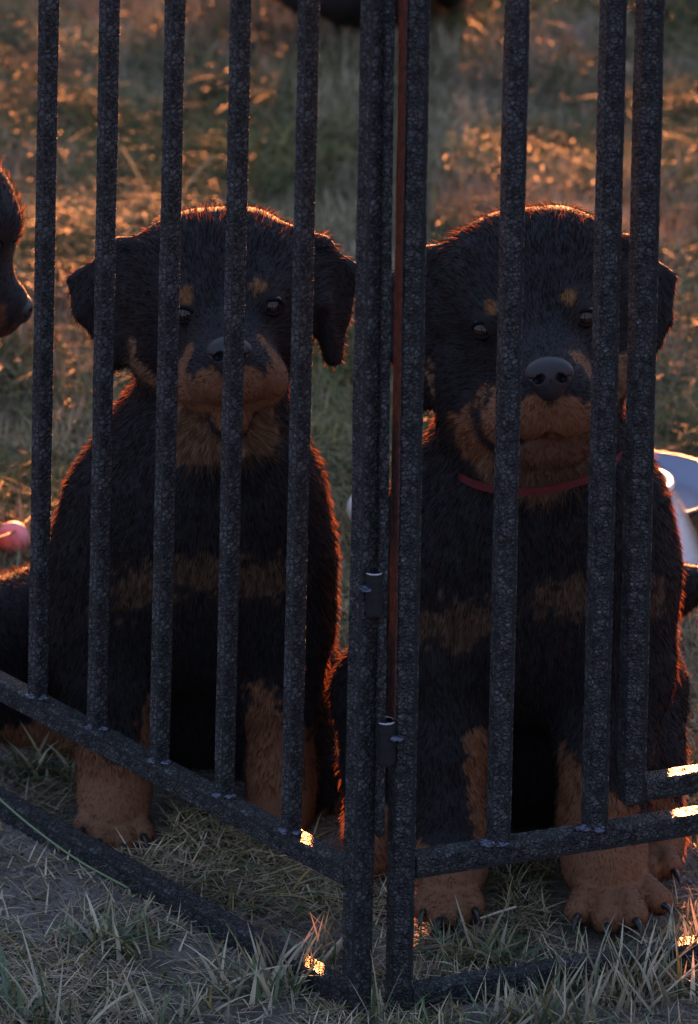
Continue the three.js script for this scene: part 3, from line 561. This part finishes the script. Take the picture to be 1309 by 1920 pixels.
// collars
const collarMat = new THREE.MeshStandardMaterial({ color: lin(0.085, 0.005, 0.005), roughness: 0.85, bumpMap: hammer, bumpScale: 0.0002 });
function collar(label, pts, w) {
  const c = new THREE.CatmullRomCurve3(pts.map(([a, b, z]) => onZ(a, b, z)), true), N = 120, pos = [], idx = [], uv = [];
  const mid = pts.reduce((m, [a, b, z]) => m.add(onZ(a, b, z)), V(0, 0, 0)).multiplyScalar(1 / pts.length);
  for (let i = 0; i < N; i++) { const p = c.getPointAt(i / N), o = p.clone().sub(mid).setY(0).normalize(); for (const [u, y] of [[0, -w], [0.0018, -w], [0.0018, w], [0, w]]) { pos.push(p.x + o.x * u, p.y + y, p.z + o.z * u); uv.push(i * 0.003, y + u); } }
  for (let i = 0; i < N; i++) for (let k = 0; k < 4; k++) { const a = i * 4 + k, b = i * 4 + (k + 1) % 4, d = ((i + 1) % N) * 4 + k, e = ((i + 1) % N) * 4 + (k + 1) % 4; idx.push(a, b, d, b, e, d); }
  const g = new THREE.BufferGeometry(); g.setAttribute('position', new THREE.Float32BufferAttribute(pos, 3)); g.setAttribute('uv', new THREE.Float32BufferAttribute(uv, 2)); g.setIndex(idx); const f = g.toNonIndexed(); f.computeVertexNormals();
  const m = mesh(numbered('collar'), f, collarMat); m.userData = { label, category: 'collar', group: 'puppy collars' }; scene.add(m);
}
collar('red fabric collar round the neck of the right puppy', [[832, 858, -0.235], [895, 908, -0.195], [1000, 920, -0.178], [1105, 895, -0.19], [1170, 840, -0.235], [1150, 780, -0.31], [1000, 750, -0.335], [860, 785, -0.31]], 0.0025);
collar('thin dark red collar mostly hidden under the chin of the left puppy', [[262, 845, -0.325], [310, 868, -0.295], [400, 874, -0.270], [480, 864, -0.280], [530, 835, -0.325], [500, 780, -0.375], [400, 760, -0.385], [300, 790, -0.37]], 0.0028);

// ---------------------------------------------------------------- bowls and balls
const steel = new THREE.MeshStandardMaterial({ color: lin(0.50, 0.51, 0.54), metalness: 1, roughness: 0.2, bumpMap: hammer, bumpScale: 0.00005 });
const wornSteel = new THREE.MeshStandardMaterial({ color: lin(0.20, 0.21, 0.27), metalness: 0.9, roughness: 0.3, bumpMap: hammer, bumpScale: 0.0001 });
const L2 = (a) => a.map(([r, y]) => new THREE.Vector2(r, y));
{
  const c = onGround(1174, 1047); c.y = 0;
  const b = thing('water_bowl', 'steel bowl with a rolled lip and flared foot behind the right puppy', 'bowl', c);
  mesh('flared_wall', new THREE.LatheGeometry(L2([[0.0595, 0.003], [0.059, 0.0015], [0.0585, 0.004], [0.051, 0.020], [0.042, 0.040], [0.0345, 0.053], [0.0322, 0.057]].map(([r, y]) => [r, y])), 64), steel, b);
  mesh('lip', new THREE.TorusGeometry(0.0300, 0.0042, 16, 72).rotateX(Math.PI / 2).translate(0, 0.0585, 0), steel, b);
  mesh('basin', new THREE.LatheGeometry(L2([[0.0005, 0.018], [0.020, 0.019], [0.026, 0.024], [0.0285, 0.040], [0.0295, 0.055]]), 64), steel, b);
}
{
  const c = onGround(1204, 950); c.y = 0.002;
  const b = thing('metal_pan', 'shallow bluish metal pan lying behind the steel bowl at the right', 'pan', c);
  mesh('dish', new THREE.LatheGeometry(L2([[0.0005, 0.003], [0.040, 0.003], [0.046, 0.005], [0.0605, 0.0165], [0.0615, 0.0168], [0.0620, 0.016], [0.0475, 0.003], [0.043, 0.0005], [0.0005, 0.0005]]), 72), wornSteel, b);
  mesh('rim', new THREE.TorusGeometry(0.0615, 0.0012, 12, 80).rotateX(Math.PI / 2).translate(0, 0.0166, 0), wornSteel, b);
}
{
  const r = 0.0122, c = onGround(24, 1026); c.y = -0.005;
  const b = thing('toy_ball', 'small translucent pink ball in the grass near the left edge', 'ball', c, 'toy balls');
  mesh('ball_shell', new THREE.SphereGeometry(r, 40, 28).translate(0, r, 0), new THREE.MeshPhysicalMaterial({ color: lin(0.80, 0.36, 0.38), roughness: 0.6, transmission: 0.35, thickness: 0, clearcoat: 0.4 }), b);
  mesh('seam', new THREE.TorusGeometry(r + 0.0001, 0.0004, 8, 60).translate(0, r, 0), new THREE.MeshStandardMaterial({ color: lin(0.75, 0.35, 0.35), roughness: 0.4 }), b);
}
{
  const r = 0.0135, c = onGround(684, 985); c.y = 0;
  const b = thing('toy_ball', 'white and red ball mostly hidden behind the corner post', 'ball', c, 'toy balls');
  mesh('ball_shell', new THREE.SphereGeometry(r, 40, 28).translate(0, r, 0), new THREE.MeshPhysicalMaterial({ color: lin(0.75, 0.72, 0.68), roughness: 0.35, transmission: 0.4, thickness: 0 }), b);
  mesh('stripe', new THREE.CylinderGeometry(r * 1.004, r * 1.004, r * 0.4, 40, 1, true).rotateZ(Math.PI / 2).translate(0.002, r, 0), new THREE.MeshStandardMaterial({ color: lin(0.6, 0.05, 0.04), roughness: 0.4 }), b);
}

// ---------------------------------------------------------------- grass
function bladeGeo(n, bend, fold) {
  const pos = [], idx = [];
  for (let i = 0; i <= n; i++) { const t = i / n, w = 0.5 * (i === n ? 0.04 : Math.pow(1 - t, 0.6)), z = bend * t * t, y = t * (1 - 0.25 * bend * t); pos.push(-w, y, z - fold * w, 0, y, z, w, y, z - fold * w); }
  for (let i = 0; i < n; i++) { const a = i * 3; idx.push(a, a + 1, a + 3, a + 1, a + 4, a + 3, a + 1, a + 2, a + 4, a + 2, a + 5, a + 4); }
  const g = new THREE.BufferGeometry(); g.setAttribute('position', new THREE.Float32BufferAttribute(pos, 3)); g.setIndex(idx); g.computeVertexNormals(); return g;
}
const leafMat = new THREE.MeshPhysicalMaterial({ color: 0xffffff, roughness: 0.7, transmission: 0.12, thickness: 0, specularIntensity: 0.3 });
const strawMat = new THREE.MeshPhysicalMaterial({ color: 0xffffff, roughness: 0.75, transmission: 0.04, thickness: 0, specularIntensity: 0.3 });
const pups = [pupL, pupR, pupSide];
function blocked(x, z, m = 0.004) { for (const p of pups) for (const y of [0.012, 0.03]) if (p.field(x - p.base.x, y - p.base.y, z - p.base.z) < m) return true; return false; }
const bowlSpots = scene.children.filter((o) => /bowl|pan$|ball/.test(o.name) && o.userData.category).map((o) => [o.position.x, o.position.z, o.name.includes('bowl') ? 0.06 : o.name.includes('pan') ? 0.042 : 0.008]);
const railGap = (x, z) => { let d = 1; for (const [b, e] of [[baseA, dirL], [baseB, dirR]]) { const t = clamp((x - b.x) * e.x + (z - b.z) * e.z, 0, 0.86); d = Math.min(d, Math.hypot(x - b.x - e.x * t, z - b.z - e.z * t)); } return d; };
function inDish(x, z) { return bowlSpots.some(([a, b, r]) => Math.hypot(x - a, z - b) < r); }
{
  const R = rng(77), q = new THREE.Quaternion(), M = new THREE.Matrix4(), E = new THREE.Euler();
  const kinds = [bladeGeo(4, 0.55, 0.02), bladeGeo(4, 1.1, 0.02), bladeGeo(3, 0.12, 0.02)].map((g) => ({ g, m: [], c: [] }));
  const straws = { m: [], c: [] };
  const green = (x, z) => clamp(0.5 + 0.75 * noise(x * 5.2 + 3, 0.7, z * 5.2) + 0.55 * noise(x * 17, 3.7, z * 17));
  const bareness = (x, z) => smooth(-0.12, 0.22, noise(x * 9 + 4, 6.6, z * 9) - 0.35 * (green(x, z) - 0.5));
  const put = (list, x, z, yaw, tilt, len, wid, c, y0 = 0) => {
    E.set(tilt, yaw, (R() - 0.5) * 0.5, 'YXZ'); q.setFromEuler(E);
    M.compose(V(x, groundY(x, z) - 0.001 + y0, z), q, V(wid, len, len)); list.m.push(...M.elements); list.c.push(...c);
  };
  const scatter = (count, x0, x1, z0, z1, size) => {
    for (let i = 0; i < count; i++) {
      const x = lerp(x0, x1, R()), z = lerp(z0, z1, R()), gr = green(x, z), near = smooth(-0.35, -0.05, z), flat = smooth(-0.42, -0.3, z) * smooth(0.06, -0.06, x), tall = smooth(-0.55, -0.8, z) * smooth(0.05, 0.4, noise(x * 6 + 1, 8.8, z * 5) + 0.15);
      if (blocked(x, z, z > -0.5 ? 0.010 : 0.004) || inDish(x, z) || (size > 1 && Math.abs(x) < 0.49 && z > -2.44 && z < 0.24)) continue;
      if (railGap(x, z) < 0.009 || (z > -0.38 && R() < 0.80 * bareness(x, z))) continue;
      const patch = (0.62 - 0.14 * smooth(-0.5, -0.9, z)) + 0.75 * clamp(0.5 + 0.9 * noise(x * 11 + 8, 2.9, z * 11));
      const pick = R();
      if (pick < (0.42 + 0.16 * smooth(-0.5, -0.9, z)) * (0.25 + gr)) {           // live blades, more of them in the clumps
        const v = (0.6 + 0.8 * R()) * patch, y = R();
        const c = y < 0.75 ? [lerp(0.105, 0.085, near) * v, 0.112 * v, lerp(0.036, 0.050, near) * v] : [0.24 * v, 0.17 * v, 0.055 * v];
        put(kinds[R() * 2 | 0], x, z, R() * 6.28, 0.25 + R() * 0.9 + flat * 0.4, (0.014 + 0.024 * R() * (0.4 + gr) + tall * 0.02 * R()) * size, (0.0011 + 0.0012 * R()) * size, c);
      } else if (pick < 0.60) {                  // stiff dry stubble
        const v = (0.55 + 0.8 * R()) * patch;
        put(kinds[2], x, z, R() * 6.28, R() * 0.8 + flat * 0.6, (0.008 + 0.016 * R() + 0.006 * near * R() + tall * 0.018 * R()) * size, (0.0009 + 0.0009 * R()) * size, [0.38 * v, 0.31 * v, 0.20 * v]);
      } else {                                   // clippings and straw lying flat
        const v = (0.35 + 0.85 * R()) * patch, brown = R(), big = z > -0.4 && R() < 0.10 ? 1.6 : 1;
        put(straws, x, z, R() * 6.28, 1.30 + R() * 0.34, (0.012 + 0.045 * R() * R()) * size, (0.0006 + 0.0008 * R()) * size * big, [lerp(0.40, 0.22, brown) * v, lerp(0.32, 0.145, brown) * v, lerp(lerp(0.17, 0.24, near), 0.085, brown) * v], 0.002 + 0.006 * R());
      }
    }
  };
  scatter(310000, -0.50, 0.50, -2.45, 0.25, 1);
  scatter(110000, -2.6, 2.6, -6.5, 1.6, 1.8);
  const names = ['grass', 'grass', 'dry_stubble'], labels = ['short green grass blades growing in patches', 'curved green grass blades growing in patches', 'stiff dry grass stubble standing in the lawn'];
  kinds.forEach((k, i) => { const o = instanced(numbered(names[i]), k.g, i < 2 ? leafMat : strawMat, k.m, k.c); Object.assign(o.userData, { label: labels[i], category: 'grass' }); scene.add(o); });
  const o = instanced('straw', bladeGeo(3, 0.10, 0.01), strawMat, straws.m, straws.c); Object.assign(o.userData, { label: 'dry straw and clippings lying flat on the ground', category: 'straw' }); scene.add(o);

  { // crumbs of soil
    const clod = new THREE.IcosahedronGeometry(1, 0), cp = clod.attributes.position, m = [], c = [];
    for (let i = 0; i < cp.count; i++) { const k = 1 + 0.5 * noise(cp.getX(i) * 3.1, cp.getY(i) * 3.1, cp.getZ(i) * 3.1); cp.setXYZ(i, cp.getX(i) * k, cp.getY(i) * k * 0.75, cp.getZ(i) * k); }
    clod.computeVertexNormals();
    for (let i = 0; i < 26000; i++) {
      const x = lerp(-0.45, 0.45, R()), z = lerp(-0.75, 0.22, R()), r = 0.0006 + 0.0022 * Math.pow(R(), 3);
      if (blocked(x, z, 0) || R() > 0.35 + 0.65 * bareness(x, z)) continue;
      E.set(R() * 6, R() * 6, R() * 6); q.setFromEuler(E); M.compose(V(x, groundY(x, z) + r * 0.2, z), q, V(r, r * (0.6 + 0.5 * R()), r * (0.7 + 0.6 * R())));
      const v = 0.55 + 0.8 * R(); m.push(...M.elements); c.push(0.17 * v, 0.135 * v, 0.12 * v);
    }
    const o = instanced('soil_crumbs', clod, new THREE.MeshStandardMaterial({ color: 0xffffff, roughness: 0.95 }), m, c); Object.assign(o.userData, { label: 'loose crumbs of brown soil between the grass', category: 'soil' }); scene.add(o);
  }
  // tufts that stand out along the foot of the fence
  const tuft = (px, py, n, spread, len, mix, label) => {
    const c = onGround(px, py), parts = [], A = [];
    for (let i = 0; i < n; i++) {
      const x = c.x + (R() + R() - 1) * spread, z = c.z + (R() + R() - 1) * spread * 0.7;
      if (blocked(x, z, 0)) continue;
      const g = [bladeGeo(5, 0.25 + 0.5 * R(), 0.03), bladeGeo(4, 0.05, 0.03)][R() < mix ? 0 : 1], dry = R() > mix, v = 0.6 + 0.7 * R(), l = len * (0.45 + 0.75 * R()), w = 0.0019 + 0.0023 * R();
      E.set(0.1 + R() * R() * 1.25, R() * 6.28, (R() - 0.5) * 0.8, 'YXZ'); q.setFromEuler(E);
      g.applyMatrix4(M.compose(V(x - c.x, groundY(x, z) - 0.002, z - c.z), q, V(w, l, l)));
      const k = dry ? [0.46 * v, 0.39 * v, 0.26 * v] : R() < 0.4 ? [0.22 * v, 0.19 * v, 0.075 * v] : [0.085 * v, 0.13 * v, 0.055 * v], col = new Float32Array(g.attributes.position.count * 3);
      for (let j = 0; j < col.length; j += 3) col.set(k, j);
      g.setAttribute('color', new THREE.BufferAttribute(col, 3)); parts.push(g);
    }
    const t = mesh(numbered('grass_tuft'), mergeGeometries(parts), tuftMat); t.position.set(c.x, 0, c.z); t.userData = { label, category: 'grass tuft', group: 'grass tufts along the fence' }; scene.add(t);
  };
  const tuftMat = new THREE.MeshPhysicalMaterial({ vertexColors: true, roughness: 0.55, transmission: 0.3, thickness: 0 });
  tuft(490, 1850, 75, 0.034, 0.048, 0.45, 'yellow green grass tuft just left of the corner post');
  tuft(595, 1790, 34, 0.022, 0.038, 0.35, 'sparse dry tuft between the bottom rail and the corner post');
  tuft(1190, 1850, 130, 0.050, 0.048, 0.35, 'pale dry grass tuft in front of the bottom right rail');
  tuft(1020, 1905, 70, 0.040, 0.044, 0.3, 'pale stubble tuft at the bottom edge right of the posts');
  tuft(930, 1790, 55, 0.035, 0.040, 0.95, 'green grass tuft below the paw beside the right post');
  tuft(200, 1765, 80, 0.040, 0.040, 0.8, 'dark green tuft in front of the left bottom rail');
  tuft(60, 1440, 60, 0.035, 0.036, 0.95, 'green tuft behind the left bottom rail at the picture edge');
  tuft(30, 1090, 40, 0.020, 0.034, 0.95, 'broad green blades below the pink ball');
  tuft(70, 1905, 60, 0.045, 0.052, 0.6, 'pale green tuft in the bottom left corner');
  tuft(700, 1900, 7, 0.006, 0.055, 0.1, 'few dry stalks standing between the two corner posts');
  tuft(740, 1890, 14, 0.020, 0.020, 0.3, 'short dry stalks at the foot of the posts');
  tuft(330, 1905, 45, 0.045, 0.036, 0.4, 'mixed dry and green tuft at the bottom edge left of the corner');
  tuft(1275, 1790, 40, 0.025, 0.040, 0.3, 'pale dry tuft at the right edge over the bottom rail');
  // single long stems
  const stem = (pts, r, c, label) => {
    const w = pts.map(([px, py, y]) => onGround(px, py, y)), o = w[0].clone().setY(0), g = new THREE.TubeGeometry(new THREE.CatmullRomCurve3(w.map((p) => p.sub(o))), 40, r, 6, false);
    const m = mesh(numbered('long_grass'), g, new THREE.MeshStandardMaterial({ color: lin(...c), roughness: 0.6 })); m.position.copy(o); m.userData = { label, category: 'grass', group: 'long grass stems' }; scene.add(m);
  };
  stem([[-10, 1490, 0.03], [60, 1550, 0.024], [150, 1615, 0.014], [240, 1665, 0.004]], 0.0008, [0.15, 0.19, 0.09], 'long pale green stem arching over the left bottom rail');
  stem([[300, 405, 0.004], [262, 335, 0.028], [228, 275, 0.045]], 0.0008, [0.34, 0.22, 0.08], 'thin dry stalk leaning left above the left puppy');
  stem([[318, 410, 0.004], [350, 350, 0.02], [400, 290, 0.035]], 0.0007, [0.34, 0.22, 0.08], 'thin dry stalk leaning right above the left puppy');
  stem([[70, 960, 0.002], [20, 1000, 0.018], [-20, 1015, 0.022]], 0.0009, [0.10, 0.11, 0.04], 'thin green stem crossing the pink ball');
  stem([[900, 1722, 0.004], [930, 1712, 0.006], [968, 1700, 0.012]], 0.0008, [0.5, 0.42, 0.3], 'single pale straw by the claws left of the wide paw');
}

renderer.render(scene, camera);
